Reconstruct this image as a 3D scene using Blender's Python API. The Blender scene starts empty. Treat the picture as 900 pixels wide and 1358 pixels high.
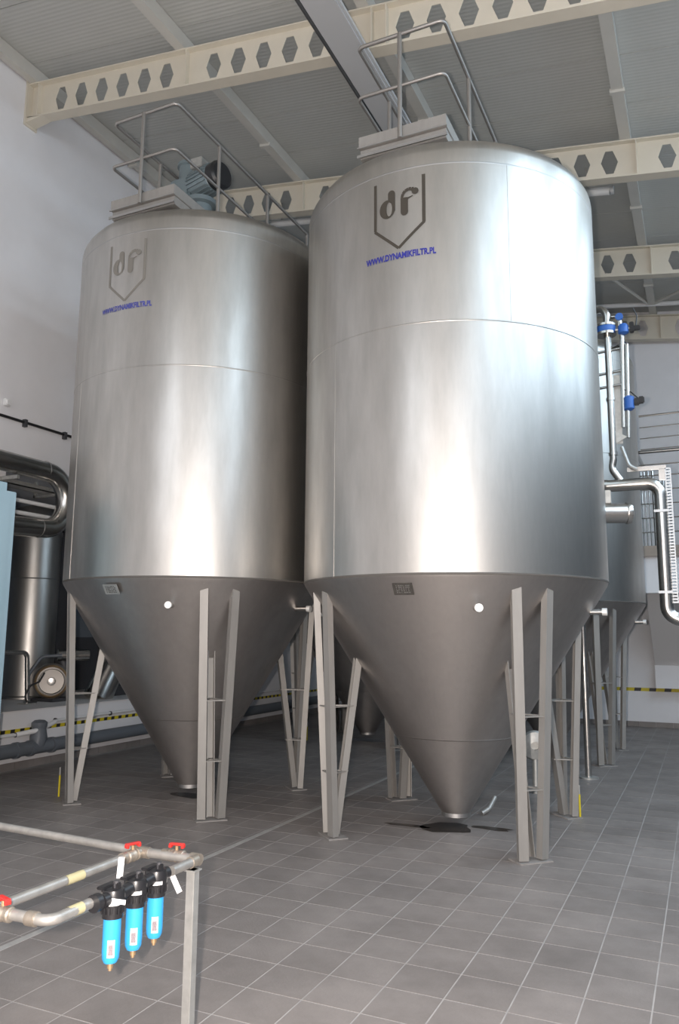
import bpy, bmesh, math, random
from mathutils import Vector, Matrix
random.seed(7)
PI = math.pi
C = bpy.context.scene.collection
S = bpy.context.scene
T = 0.333                                   # floor tile pitch
CAMH = 1.8827

# ------------------------------------------------------------------ camera
yaw, pit, rol = -0.435741986, 0.15687133, 0.00735124629
fw = Vector((math.sin(yaw)*math.cos(pit), math.cos(yaw)*math.cos(pit), math.sin(pit)))
rt = Vector((math.cos(yaw), -math.sin(yaw), 0)); up = rt.cross(fw)
rt2 = rt*math.cos(rol)+up*math.sin(rol); up2 = up*math.cos(rol)-rt*math.sin(rol)
cd = bpy.data.cameras.new('camera'); cam = bpy.data.objects.new('camera', cd); C.objects.link(cam)
m = Matrix((rt2, up2, -fw)).transposed().to_4x4(); m.translation = (0, 0, CAMH)
cam.matrix_world = m
cd.sensor_fit = 'VERTICAL'; cd.sensor_height = 24; cd.lens = 24*1030.08/1358
cd.clip_start = .05; cd.clip_end = 200
S.camera = cam
# ------------------------------------------------------------------ world, light, exposure
S.view_settings.view_transform = 'Standard'; S.view_settings.look = 'None'
S.view_settings.gamma = 1; S.view_settings.use_curve_mapping = False
S.view_settings.exposure = 0.50
w = bpy.data.worlds.new('world'); S.world = w; w.use_nodes = True
w.node_tree.nodes['Background'].inputs[0].default_value = (.62, .78, 1, 1)
w.node_tree.nodes['Background'].inputs[1].default_value = 1.0

def area(name, loc, rot, sx, sy, power, col):
    l = bpy.data.lights.new(name, 'AREA'); l.shape = 'RECTANGLE'; l.size = sx; l.size_y = sy
    l.energy = power; l.color = col
    o = bpy.data.objects.new(name, l); C.objects.link(o); o.location = loc; o.rotation_euler = rot
    return o
# daylight entering through the windows of the right wall and of the wall behind the camera
DAY = (.64, .83, 1)
WINR = [(-2.4, .2), (1.4, 3.8), (4.8, 7.2), (8.2, 10.6), (11.6, 14.0)]       # y ranges on right wall x = 5
WINB = [(-4.4, -2.4), (1.8, 4.2)]                   # x ranges on wall behind camera
for i, (a, b) in enumerate(WINR):
    area('window_light', (4.86, (a+b)/2, 7.2), (0, PI/2, 0), 1.4, b-a-.1, (38, 40, 48, 48, 40)[i], DAY)
for i, (a, b) in enumerate(WINB):
    area('window_light', ((a+b)/2, -3.36, 6.2), (PI/2, 0, 0), b-a-.1, 2.5, (60, 60)[i], (.88, .93, 1))
# unseen area lamps added under the roof to brighten the tanks' upper right
ROOF_FILL = [(1.7, 3.7), (5.0, 7.0), (8.4, 10.4), (11.8, 13.8)]
for i, (a, b) in enumerate(ROOF_FILL):
    area('added_roof_lamp', (3.4, (a+b)/2, 9.68-.135*(3.4+5.75)+.19), (0, .134, 0), 1.9, b-a-.1, (75, 100, 95, 80)[i], DAY)
# the photographer's flash, just left of the lens
fl = bpy.data.lights.new('camera_flash', 'POINT'); fl.energy = 1000; fl.color = (1, .90, .83); fl.shadow_soft_size = .025
fo = bpy.data.objects.new('camera_flash', fl); C.objects.link(fo); fo.location = (-.13, -.03, CAMH+.03)

# ------------------------------------------------------------------ materials
def N(nt, t, **kw):
    n = nt.nodes.new(t)
    for k, v in kw.items(): setattr(n, k, v)
    return n
def mat(name, col, rough=.5, metal=0, noise=0, scale=8, stretch=(1, 1, 1), bump=0, aniso=0, spec=.5, rnoise=0, col2=None, bscale=None, objrand=0, emit=None):
    m = bpy.data.materials.new(name); m.use_nodes = True; nt = m.node_tree
    b = nt.nodes['Principled BSDF']; L = nt.links.new
    b.inputs['Base Color'].default_value = (*col, 1); b.inputs['Roughness'].default_value = rough
    b.inputs['Metallic'].default_value = metal; b.inputs['Specular IOR Level'].default_value = spec
    if emit: b.inputs['Emission Color'].default_value = (*emit[0], 1); b.inputs['Emission Strength'].default_value = emit[1]
    if noise or bump or rnoise or objrand:
        tc = N(nt, 'ShaderNodeTexCoord'); mp = N(nt, 'ShaderNodeMapping'); mp.inputs['Scale'].default_value = stretch
        L(tc.outputs['Object'], mp.inputs['Vector'])
        nz = N(nt, 'ShaderNodeTexNoise'); nz.inputs['Scale'].default_value = scale; nz.inputs['Detail'].default_value = 6
        nz.inputs['Roughness'].default_value = .6
        L(mp.outputs[0], nz.inputs['Vector'])
        if noise or objrand:
            mr = N(nt, 'ShaderNodeMapRange'); mr.inputs['From Min'].default_value = .3; mr.inputs['From Max'].default_value = .7
            mr.inputs['To Min'].default_value = 0; mr.inputs['To Max'].default_value = 1
            L(nz.outputs['Fac'], mr.inputs['Value'])
            mx = N(nt, 'ShaderNodeMix', data_type='RGBA')
            c2 = col2 or tuple(c*(1-noise) for c in col)
            mx.inputs['A'].default_value = (*col, 1); mx.inputs['B'].default_value = (*c2, 1)
            L(mr.outputs[0], mx.inputs['Factor']); out = mx.outputs['Result']
            if objrand:
                oi = N(nt, 'ShaderNodeObjectInfo'); m2 = N(nt, 'ShaderNodeMapRange')
                m2.inputs['To Min'].default_value = 1-objrand; m2.inputs['To Max'].default_value = 1+objrand
                L(oi.outputs['Random'], m2.inputs['Value'])
                vm = N(nt, 'ShaderNodeVectorMath', operation='SCALE'); L(out, vm.inputs[0]); L(m2.outputs[0], vm.inputs['Scale'])
                out = vm.outputs[0]
            L(out, b.inputs['Base Color'])
        if rnoise:
            m3 = N(nt, 'ShaderNodeMapRange'); m3.inputs['From Min'].default_value = .3; m3.inputs['From Max'].default_value = .7
            m3.inputs['To Min'].default_value = rough-rnoise; m3.inputs['To Max'].default_value = rough+rnoise
            L(nz.outputs['Fac'], m3.inputs['Value']); L(m3.outputs[0], b.inputs['Roughness'])
        if bump:
            bp = N(nt, 'ShaderNodeBump'); bp.inputs['Strength'].default_value = bump; bp.inputs['Distance'].default_value = .01
            if bscale:
                n2 = N(nt, 'ShaderNodeTexNoise'); n2.inputs['Scale'].default_value = bscale; L(mp.outputs[0], n2.inputs['Vector']); L(n2.outputs['Fac'], bp.inputs['Height'])
            else: L(nz.outputs['Fac'], bp.inputs['Height'])
            L(bp.outputs[0], b.inputs['Normal'])
    if aniso:
        tg = N(nt, 'ShaderNodeTangent'); tg.direction_type = 'RADIAL'; tg.axis = 'Z'
        L(tg.outputs[0], b.inputs['Tangent']); b.inputs['Anisotropic'].default_value = aniso
    return m
M = {}
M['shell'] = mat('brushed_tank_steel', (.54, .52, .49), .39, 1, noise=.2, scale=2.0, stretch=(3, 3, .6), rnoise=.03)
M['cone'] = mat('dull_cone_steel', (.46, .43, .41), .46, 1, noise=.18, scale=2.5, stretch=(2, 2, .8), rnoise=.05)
M['rimseam'] = mat('dark_rim_seam', (.12, .11, .10), .7, .3)
M['capmetal'] = mat('flash_glint_cap_metal', (.80, .79, .76), .45, .3)  # lightened colour carries the flash glint on the nozzle caps
M['seam'] = mat('weld_seam_steel', (.45, .44, .43), .5, 1)
M['legsteel'] = mat('leg_steel', (.34, .325, .305), .55, .4, noise=.12, scale=5, stretch=(3, 3, .6))
M['steel'] = mat('polished_pipe_steel', (.60, .58, .55), .24, 1, noise=.12, scale=6)
M['rail'] = mat('dull_handrail_steel', (.36, .34, .32), .42, .75)
M['blowersteel'] = mat('dull_blower_steel', (.30, .28, .26), .45, .8)
M['galv'] = mat('galvanised_steel', (.52, .52, .50), .5, .7, noise=.2, scale=20)
M['mark'] = mat('etched_mark', (.062, .055, .046), .8, spec=.1)
M['faded'] = mat('faded_etched_mark', (.24, .225, .2), .6, .5)
M['bluetext'] = mat('blue_lettering', (.018, .022, .25), .5)
M['bluetext2'] = mat('worn_blue_lettering', (.07, .08, .32), .5)
M['tile'] = mat('grey_floor_tile', (.25, .222, .208), .5, 0, noise=.14, scale=3.5, bump=.12, bscale=60, objrand=.07, rnoise=.06)
M['grout'] = mat('tile_grout', (.42, .395, .38), .8, noise=.3, scale=5)
M['wall'] = mat('white_painted_wall', (.80, .795, .81), .6, noise=.06, scale=1.5, bump=.05, bscale=30)
M['plinthwall'] = mat('pale_plinth_paint', (.66, .68, .72), .55, noise=.08, scale=2)
M['roof'] = mat('roof_sheet', (.50, .51, .49), .55, noise=.05, scale=2)
M['cream'] = mat('cream_beam_paint', (.66, .61, .51), .5, noise=.06, scale=3)
M['purlin'] = mat('grey_purlin', (.58, .57, .53), .5, noise=.06, scale=3)
M['white'] = mat('white_plastic', (.75, .75, .75), .45)
M['tray'] = mat('trunking_grey', (.50, .505, .51), .45, .2)
M['black'] = mat('black_plastic', (.016, .016, .018), .35)
M['dark'] = mat('dark_machine_paint', (.05, .05, .055), .5)
M['cable'] = mat('dark_cable', (.05, .05, .05), .6)
M['blue'] = mat('filter_blue', (.035, .33, .70), .4)
M['vblue'] = mat('valve_blue', (.03, .12, .42), .4)
M['red'] = mat('valve_red', (.62, .025, .02), .4)
M['brass'] = mat('brass', (.62, .42, .24), .35, .8)
M['zinc'] = mat('old_zinc_pipe', (.44, .425, .40), .46, .65, noise=.25, scale=18)
M['zincbrass'] = mat('stained_brass_valve', (.42, .37, .31), .45, .7, noise=.3, scale=25)
M['yellow'] = mat('yellow_paint', (.62, .50, .02), .5)
M['fadeyellow'] = mat('faded_yellow_band', (.42, .38, .22), .5)
M['blackstripe'] = mat('black_stripe_tape', (.02, .02, .02), .5)
M['pvc'] = mat('grey_pvc', (.13, .145, .165), .45)
M['cabinet'] = mat('pale_blue_cabinet_paint', (.30, .43, .50), .45, noise=.06, scale=2)
M['motor'] = mat('grey_blue_motor_paint', (.20, .25, .27), .35, .3)
M['beige'] = mat('beige_stone_edge', (.36, .30, .25), .6, noise=.1, scale=10)
M['soffit'] = mat('grey_soffit_plaster', (.74, .72, .71), .7)
M['label'] = mat('printed_paper', (.62, .62, .60), .6, noise=.6, scale=120)
M['labelpic'] = mat('printed_panel', (.30, .25, .27), .6, noise=.5, scale=200)
M['plate'] = mat('stamped_plate', (.20, .19, .175), .45, .6, noise=.7, scale=60)
M['plateback'] = mat('stamped_plate_back', (.16, .15, .135), .45, .6, noise=.5, scale=40)
M['wet'] = mat('wet_stain', (.05, .038, .03), .25, noise=.2, scale=6)
M['glass'] = mat('window_glass', (.8, .85, .9), .05)
M['tube'] = mat('lamp_diffuser', (.75, .75, .74), .25)
M['cement'] = mat('cement_smear', (.30, .28, .265), .8, noise=.3, scale=15)
M['strip'] = mat('joint_strip', (.46, .44, .42), .5, .2, noise=.25, scale=12)
M['bag'] = mat('grey_film_wrap', (.30, .33, .36), .3)
nt = M['tile'].node_tree; pb = nt.nodes['Principled BSDF']; src = pb.inputs['Base Color'].links[0].from_socket
ge = N(nt, 'ShaderNodeNewGeometry'); z1 = N(nt, 'ShaderNodeTexNoise'); z1.inputs['Scale'].default_value = .9; z1.inputs['Detail'].default_value = 8; z1.inputs['Roughness'].default_value = .65
mr = N(nt, 'ShaderNodeMapRange'); mr.inputs['From Min'].default_value = .38; mr.inputs['From Max'].default_value = .62; mr.inputs['To Min'].default_value = .78; mr.inputs['To Max'].default_value = 1.06
vm = N(nt, 'ShaderNodeVectorMath', operation='SCALE')
nt.links.new(ge.outputs['Position'], z1.inputs['Vector']); nt.links.new(z1.outputs['Fac'], mr.inputs['Value']); nt.links.new(src, vm.inputs[0]); nt.links.new(mr.outputs[0], vm.inputs['Scale']); nt.links.new(vm.outputs[0], pb.inputs['Base Color'])
# roof sheet ribs run across the hall
nt = M['roof'].node_tree; tc = N(nt, 'ShaderNodeTexCoord'); wv = N(nt, 'ShaderNodeTexWave'); wv.bands_direction = 'Y'; wv.inputs['Scale'].default_value = 5
bp = N(nt, 'ShaderNodeBump'); bp.inputs['Strength'].default_value = .2; bp.inputs['Distance'].default_value = .01
nt.links.new(tc.outputs['Object'], wv.inputs['Vector']); nt.links.new(wv.outputs['Fac'], bp.inputs['Height']); nt.links.new(bp.outputs[0], nt.nodes['Principled BSDF'].inputs['Normal'])

# ------------------------------------------------------------------ helpers
def obj(name, bm, mt, parent=None, smooth=False):
    me = bpy.data.meshes.new(name)
    bmesh.ops.recalc_face_normals(bm, faces=bm.faces)
    if smooth:
        for f in bm.faces: f.smooth = True
    bm.to_mesh(me); bm.free()
    if mt is not None: me.materials.append(mt)
    if smooth: me.set_sharp_from_angle(angle=math.radians(38))
    o = bpy.data.objects.new(name, me); C.objects.link(o)
    if parent is not None: o.parent = parent
    return o
def tag(o, label, cat, group=None):
    o['label'] = label; o['category'] = cat
    if group: o['group'] = group
    return o
def thing(name, label, cat, loc=(0, 0, 0), rz=0, group=None):
    o = bpy.data.objects.new(name, None); o.empty_display_size = .1; C.objects.link(o); o.location = loc; o.rotation_euler = (0, 0, rz)
    return tag(o, label, cat, group)
def struct(o): o['kind'] = 'structure'; return o
def duptree(o, parent=None):
    c = o.copy(); C.objects.link(c); c.parent = parent
    for ch in list(o.children): duptree(ch, c)
    return c
def box(bm, a, b, mtx=None):
    x0, y0, z0 = a; x1, y1, z1 = b
    v = [bm.verts.new(p) for p in ((x0,y0,z0),(x1,y0,z0),(x1,y1,z0),(x0,y1,z0),(x0,y0,z1),(x1,y0,z1),(x1,y1,z1),(x0,y1,z1))]
    if mtx:
        for q in v: q.co = mtx @ q.co
    for f in ((0,3,2,1),(4,5,6,7),(0,1,5,4),(1,2,6,5),(2,3,7,6),(3,0,4,7)): bm.faces.new([v[i] for i in f])
    return v
def B(*ab, bev=0):
    bm = bmesh.new()
    for a, b in ab: box(bm, a, b)
    if bev: bmesh.ops.bevel(bm, geom=bm.edges[:], offset=bev, segments=2, affect='EDGES')
    return bm
def lathe(prof, n=48, bm=None, cap=True, mtx=None):
    bm = bm or bmesh.new(); rings = []
    for r, z in prof:
        if r < 1e-5: rings.append([bm.verts.new((0, 0, z))])
        else: rings.append([bm.verts.new((r*math.cos(2*PI*i/n), r*math.sin(2*PI*i/n), z)) for i in range(n)])
    if mtx:
        for R in rings:
            for v in R: v.co = mtx @ v.co
    for a, b in zip(rings, rings[1:]):
        for i in range(n):
            j = (i+1) % n
            if len(a) == 1 and len(b) == 1: continue
            if len(a) == 1: bm.faces.new((a[0], b[j], b[i]))
            elif len(b) == 1: bm.faces.new((a[i], a[j], b[0]))
            else: bm.faces.new((a[i], a[j], b[j], b[i]))
    if cap:
        if len(rings[0]) > 1: bm.faces.new(rings[0][::-1])
        if len(rings[-1]) > 1: bm.faces.new(rings[-1])
    return bm
def along(p, d):                       # matrix taking +Z to direction d at p
    d = Vector(d).normalized(); q = Vector((0, 0, 1)).rotation_difference(d)
    return Matrix.Translation(Vector(p)) @ q.to_matrix().to_4x4()
def cyl(p, q, r, n=20, bm=None, r2=None):
    p, q = Vector(p), Vector(q); L = (q-p).length
    return lathe([(r, 0), (r if r2 is None else r2, L)], n, bm, mtx=along(p, q-p))
def fillet(pts, rad, k=7):
    pts = [Vector(p) for p in pts]; out = [pts[0]]
    for a, b, c in zip(pts, pts[1:], pts[2:]):
        u = (a-b).normalized(); v = (c-b).normalized(); ang = u.angle(v)
        if ang > PI-.02: out.append(b); continue
        t = min(rad/math.tan(ang/2), (a-b).length*.49, (c-b).length*.49); rr = t*math.tan(ang/2)
        cen = b+(u+v).normalized()*(rr/math.sin(ang/2))
        p0, p1 = b+u*t-cen, b+v*t-cen; th = p0.angle(p1)
        for i in range(k+1):
            s = i/k; out.append(cen+(p0*math.sin((1-s)*th)+p1*math.sin(s*th))/math.sin(th))
    out.append(pts[-1]); return out
def tube(pts, r, n=14, rad=0, bm=None, k=7):
    bm = bm or bmesh.new()
    P = fillet(pts, rad, k) if rad else [Vector(p) for p in pts]
    rs = r if isinstance(r, (list, tuple)) else [r]*len(P)
    d0 = (P[1]-P[0]).normalized(); ref = Vector((0, 0, 1)) if abs(d0.z) < .9 else Vector((1, 0, 0))
    nrm = d0.cross(ref).normalized(); prev = d0; rings = []
    for i, p in enumerate(P):
        if i == 0: d = d0
        elif i == len(P)-1: d = (P[-1]-P[-2]).normalized()
        else: d = ((P[i+1]-p).normalized()+(p-P[i-1]).normalized()).normalized()
        nrm = (prev.rotation_difference(d) @ nrm); nrm = (nrm-d*nrm.dot(d)).normalized(); prev = d
        bn = d.cross(nrm)
        rings.append([bm.verts.new(p+(nrm*math.cos(2*PI*j/n)+bn*math.sin(2*PI*j/n))*rs[i]) for j in range(n)])
    for a, b in zip(rings, rings[1:]):
        for j in range(n): bm.faces.new((a[j], a[(j+1) % n], b[(j+1) % n], b[j]))
    bm.faces.new(rings[0][::-1]); bm.faces.new(rings[-1]); return bm
def poly(bm, pts, y=0, f=None):       # flat polygon of 2-D points through mapping f
    vs = [bm.verts.new(f(*p)) for p in pts]; bm.faces.new(vs)
def roofz(x): return 9.68-.135*(x+5.75)          # top of the roof beams

# ------------------------------------------------------------------ setting: floor
XL, XR, YB, YF = -8.8, 5.0, -3.5, 18.2
OX, OY = -7.06827434*T, 11.7510575*T
fl = struct(obj('floor', B(((-11.6, YB-.2, -.25), (XR+.2, YF+.2, -.0015))), M['grout']))
def proj(p):
    d = Vector(p)-Vector((0, 0, CAMH)); z = d.dot(fw)
    if z < .1: return None
    return 450+1030.08*d.dot(rt2)/z, 679-1030.08*d.dot(up2)/z
cells = []
i0, i1 = int((XL-OX)/T)-1, int((XR-OX)/T)+1; j0, j1 = int((YB-OY)/T)-1, int((YF-OY)/T)+1
for i in range(i0, i1+1):
    for j in range(j0, j1+1):
        x0, y0 = OX+i*T, OY+j*T
        if x0+T/2 < XL+.05 or x0+T/2 > XR-.05 or y0+T/2 < YB or y0+T/2 > YF-.05: continue
        q = proj((x0+T/2, y0+T/2, 0)); vis = q and -25 < q[0] < 925 and q[1] < 1385
        dist = math.hypot(x0+T/2, y0+T/2)
        cells.append((0 if vis else 1, dist, x0, y0))
cells.sort()
G = .0042
CH = -3.96                                          # joint strip line
def tilebox(bm, x0, y0):
    a, b = max(x0+G, XL), min(x0+T-G, XR)
    for lo, hi in (((a, CH-.03), (CH+.03, b)) if a < CH < b else ((a, b),)):
        if hi-lo > .01: box(bm, (lo, y0+G, -.012), (hi, y0+T-G, 0))
base_me = None; n = 0; rest = []
for vis, d, x0, y0 in cells:
    if vis == 0 and n < 300 and not (x0 < CH < x0+T) and x0 > XL and x0+T < XR:
        if base_me is None:
            bm = bmesh.new(); box(bm, (G-T/2, G-T/2, -.012), (T/2-G, T/2-G, 0)); o = obj('tile', bm, M['tile'], fl); base_me = o.data
        else:
            o = bpy.data.objects.new('tile', base_me); C.objects.link(o); o.parent = fl
        o.location = (x0+T/2, y0+T/2, random.uniform(-.0004, .0004)); n += 1
    else: rest.append((x0, y0))
bm = bmesh.new()
for x0, y0 in rest: tilebox(bm, x0, y0)
o = obj('tile_field', bm, M['tile'], fl); o['kind'] = 'stuff'
struct(obj('trim_1', B(((CH-.026, YB, -.012), (CH+.026, 16.0, .001))), M['strip']))['label'] = 'pale metal expansion joint strip running between the floor tiles'

# walls
def wall_with_holes(name, axis, pos, thick, a0, a1, top, holes, mt, z0=0):
    # wall in plane axis=pos, spanning a0..a1; holes: (u0,u1,z0,z1); top: function of u
    bm = bmesh.new(); us = sorted({a0, a1, *[h[0] for h in holes], *[h[1] for h in holes]})
    for u0, u1 in zip(us, us[1:]):
        hs = sorted([h for h in holes if h[0] <= u0+1e-6 and h[1] >= u1-1e-6], key=lambda h: h[2])
        z = z0; segs = []
        for h in hs: segs.append((z, h[2])); z = h[3]
        segs.append((z, None))
        for s0, s1 in segs:
            t0 = top(u0) if s1 is None else s1; t1 = top(u1) if s1 is None else s1
            if t0-s0 < 1e-4: continue
            def P(u, z, d): return (pos+d, u, z) if axis == 'x' else (u, pos+d, z)
            v = [bm.verts.new(P(*p)) for p in ((u0, s0, 0), (u1, s0, 0), (u1, s0, thick), (u0, s0, thick), (u0, t0, 0), (u1, t1, 0), (u1, t1, thick), (u0, t0, thick))]
            for f in ((0,3,2,1),(4,5,6,7),(0,1,5,4),(1,2,6,5),(2,3,7,6),(3,0,4,7)): bm.faces.new([v[i] for i in f])
    return struct(obj(name, bm, mt))
AY0, AY1, AZ = 7.75, 13.9, 4.2                         # machine recess in the left wall
wl = wall_with_holes('wall_left', 'x', XL, -.25, YB, YF, lambda u: roofz(XL)+.25, [(AY0, AY1, .78, AZ)], M['wall'])
wall_with_holes('wall_back', 'y', YF, .2, XL-.25, XR+.2, lambda u: roofz(u)+.25, [], M['wall'])
wr = wall_with_holes('wall_right', 'x', XR, .2, YB, YF, lambda u: roofz(XR)+.25, [(a, b, 6.45, 7.95) for a, b in WINR], M['wall'])
wf = wall_with_holes('wall_front', 'y', YB, -.2, XL-.25, XR+.2, lambda u: roofz(u)+.25, [(a, b, 4.9, 7.5) for a, b in WINB], M['wall'])
k = 0
for a, b in WINR:
    k += 1; o = struct(obj(f'window_{k}', B(((5.02, a, 6.45), (5.08, a+.06, 7.95)), ((5.02, b-.06, 6.45), (5.08, b, 7.95)), ((5.02, a, 6.45), (5.08, b, 6.51)), ((5.02, a, 7.89), (5.08, b, 7.95)), ((5.02, a, 7.17), (5.08, b, 7.23)), ((5.02, (a+b)/2-.03, 6.45), (5.08, (a+b)/2+.03, 7.95))), M['white']))
for a, b in WINB:
    k += 1; o = struct(obj(f'window_{k}', B(((a, -3.58, 4.9), (a+.06, -3.52, 7.5)), ((b-.06, -3.58, 4.9), (b, -3.52, 7.5)), ((a, -3.58, 4.9), (b, -3.52, 4.96)), ((a, -3.58, 7.44), (b, -3.52, 7.5)), (((a+b)/2-.03, -3.58, 4.9), ((a+b)/2+.03, -3.52, 7.5))), M['white']))
# recess shell: floor slab on top of plinth, back wall, ends, lid
struct(obj('wall_recess', B(((-11.6, AY0-.15, 0), (XL-.25, AY1+.15, .78)), ((-11.75, AY0-.15, 0), (-11.6, AY1+.15, AZ+.15)), ((-11.6, AY0-.15, .78), (XL-.25, AY0, AZ)),
    ((-11.6, AY1, .78), (XL-.25, AY1+.15, AZ)), ((-11.6, AY0-.15, AZ), (XL-.25, AY1+.15, AZ+.15))), M['plinthwall']))
struct(obj('trim_2', B(((-11.58, AY0+.01, .781), (XL+.02, AY1-.01, .80))), M['soffit']))['label'] = 'grey stone top of the low wall under the machinery'
# baseboards of single tiles
def baseboard(name, along_axis, pos, a0, a1, dirn, z0=0, h=.105):
    if along_axis == 'y': bm = B(((min(pos, pos+dirn*.004), a0, z0), (max(pos, pos+dirn*.004), a1, z0+h-.004)))
    else: bm = B(((a0, min(pos, pos+dirn*.004), z0), (a1, max(pos, pos+dirn*.004), z0+h-.004)))
    p = struct(obj(name, bm, M['grout'])); a = a0; me = None
    while a < a1-.05:
        e = min(a+T-.006, a1)
        if me is None:
            L = T-.006
            if along_axis == 'y': bm = B(((min(0, dirn*.014), 0, 0), (max(0, dirn*.014), L, h)))
            else: bm = B(((0, min(0, dirn*.014), 0), (L, max(0, dirn*.014), h)))
            o = obj('tile', bm, M['tile'], p); me = o.data
        else: o = bpy.data.objects.new('tile', me); C.objects.link(o); o.parent = p
        if a+T-.006 > a1+.02: o.scale = (((a1-a)/(T-.006)), 1, 1) if along_axis == 'x' else (1, ((a1-a)/(T-.006)), 1)
        o.location = (pos, a, z0) if along_axis == 'y' else (a, pos, z0)
        a += T
struct(obj('trim_3', B(((XR-.03, YB+.02, 0), (XR-.002, YF-.02, 5.6))), M['pvc']))['label'] = 'dark grey unseen panel added on the lower right wall to darken reflections'  # added out of view so the lower tank sides reflect something dark
baseboard('baseboard_left', 'y', XL, 6.6, 18.1, 1)
baseboard('baseboard_back', 'x', YF, -8.7, 4.9, -1)

# ceiling: sloping roof of panels
slope = -.135
cl = bmesh.new()
def slab(bm, x0, x1, y0, y1, z, t):
    v = [bm.verts.new(p) for p in ((x0,y0,roofz(x0)+z),(x1,y0,roofz(x1)+z),(x1,y1,roofz(x1)+z),(x0,y1,roofz(x0)+z),(x0,y0,roofz(x0)+z+t),(x1,y0,roofz(x1)+z+t),(x1,y1,roofz(x1)+z+t),(x0,y1,roofz(x0)+z+t))]
    for f in ((0,3,2,1),(4,5,6,7),(0,1,5,4),(1,2,6,5),(2,3,7,6),(3,0,4,7)): bm.faces.new([v[i] for i in f])
slab(cl, XL-.3, XR+.3, YB-.3, YF+.3, .25, .15)
ce = struct(obj('ceiling', cl, M['purlin']))
y = YB
while y < YF:
    bm = bmesh.new(); slab(bm, XL, XR, y+.006, min(y+1.0, YF)-.006, .215, .04); obj('panel', bm, M['roof'], ce); y += 1.0

for a, b in ROOF_FILL:  # frames around the added roof lamps, out of view
    k += 1; bm = bmesh.new()
    for x0, x1, y0_, y1_ in ((2.38, 2.44, a, b), (4.36, 4.42, a, b), (2.44, 4.36, a, a+.05), (2.44, 4.36, b-.05, b)): slab(bm, x0, x1, y0_, y1_, .16, .055)
    struct(obj(f'window_{k}', bm, M['white']))

# ------------------------------------------------------------------ castellated roof beams
STF = [-8.58, -5.88, -3.18, -.48, 2.22, 4.92]
BD = .57                                             # beam depth
def quadsolid(bm, ring0, ring1, y0, y1): pass
def make_beam(label, Y):
    t = thing('castellated_beam', label, 'beam', (0, Y, 0), 0, 'castellated roof beams')
    bm = bmesh.new(); zt = lambda x, f: roofz(x)-.02-(BD-.04)*f   # f 0 top, 1 bottom
    def V(x, f, y): return bm.verts.new((x, y, zt(x, f)))
    def face2(pts):
        for y in (-.005, .005): bm.faces.new([V(x, f, y) for x, f in pts])
    spans = []; 
    for s0, s1 in zip(STF, STF[1:]):
        c0 = s0+.4-.1925; xs = [c0+.385*i for i in range(7)]
        face2([(s0, 0), (xs[0], 0), (xs[0], 1), (s0, 1)]); face2([(xs[6], 0), (s1, 0), (s1, 1), (xs[6], 1)])
        for a, b in zip(xs, xs[1:]):
            c = (a+b)/2; hw, hc, tf, bf = .118, .052, .16, .84
            H = [(c-hc, tf), (c+hc, tf), (c+hw, .5), (c+hc, bf), (c-hc, bf), (c-hw, .5)]
            O = [(a, 0), (b, 0), (b, .5), (b, 1), (a, 1), (a, .5)]
            for i in range(6):
                j = (i+1) % 6; face2([O[i], O[j], H[j], H[i]])
                bm.faces.new([V(*H[i], -.005), V(*H[j], -.005), V(*H[j], .005), V(*H[i], .005)])
    face2([(XL+.03, 0), (STF[0], 0), (STF[0], 1), (XL+.03, 1)])
    obj('web', bm, M['cream'], t)
    for nm, z0 in (('top_flange', 0), ('bottom_flange', -BD)):
        bm = bmesh.new(); slab(bm, XL+.03, XR-.02, -.09, .09, z0-.02 if z0 == 0 else z0, .02); obj(nm, bm, M['cream'], t)
    for x in STF:
        obj('stiffener', B(((x-.008, -.085, roofz(x)-BD+.02), (x+.008, .085, roofz(x)-.02))), M['cream'], t)
        if x in (-3.18,): obj('stiffener', B(((x+.19-.008, -.085, roofz(x+.19)-BD+.02), (x+.19+.008, .085, roofz(x+.19)-.02))), M['cream'], t)
    obj('end_plate', B(((XL+.003, -.12, roofz(XL)-BD-.12), (XL+.03, .12, roofz(XL)+.03))), M['cream'], t)
    bm = bmesh.new(); v = [bm.verts.new(p) for p in ((XL+.03, -.09, roofz(XL)-BD-.08), (XL+.03, .09, roofz(XL)-BD-.08), (XL+.35, .09, roofz(XL+.35)-BD), (XL+.35, -.09, roofz(XL+.35)-BD), (XL+.03, -.09, roofz(XL)-BD+.01), (XL+.03, .09, roofz(XL)-BD+.01))]
    for f in ((0,1,2,3), (4,5,1,0), (4,0,3), (5,2,1), (4,3,2,5)): bm.faces.new([v[i] for i in f])
    obj('haunch', bm, M['cream'], t)
    return t
make_beam('cream castellated roof beam nearest the camera, above the tank tops', 7.7)
make_beam('cream castellated roof beam passing behind the tops of the two front tanks', 11.1)
make_beam('cream castellated roof beam third from the front, crossing right of the right tank', 14.5)
make_beam('cream castellated roof beam against the far wall, farthest and lowest in view', 17.9)
make_beam('cream castellated roof beam behind the camera', 4.3)
make_beam('cream castellated roof beam above and behind the photographer', .9)
PL = [(XL+.12, 'cream purlin along the top of the left wall'), (-6.0+.02, 'grey purlin second from the left wall, above the left tank'), (-3.28, 'grey purlin in the middle of the ceiling, behind the right tank railing'),
      (-.62, 'wide grey purlin right of the right tank, running to the far wall'), (2.1, 'grey purlin outside the right edge of the view'), (4.8, 'cream purlin along the right wall')]
for x, lb in PL:
    t = thing('purlin', lb, 'purlin', (0, 0, 0), 0, 'roof purlins')
    w2 = .075
    bm = bmesh.new(); slab(bm, x-w2, x+w2, YB, YF-.01, .002, .205); obj('bar', bm, M['purlin'], t)
    for yy in (2.4, 6.0, 9.9, 13.0, 16.2):
        bm = bmesh.new(); slab(bm, x-w2-.02, x+w2+.02, yy-.03, yy+.03, -.035, .06); obj('bracket', bm, M['purlin'], t)
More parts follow.
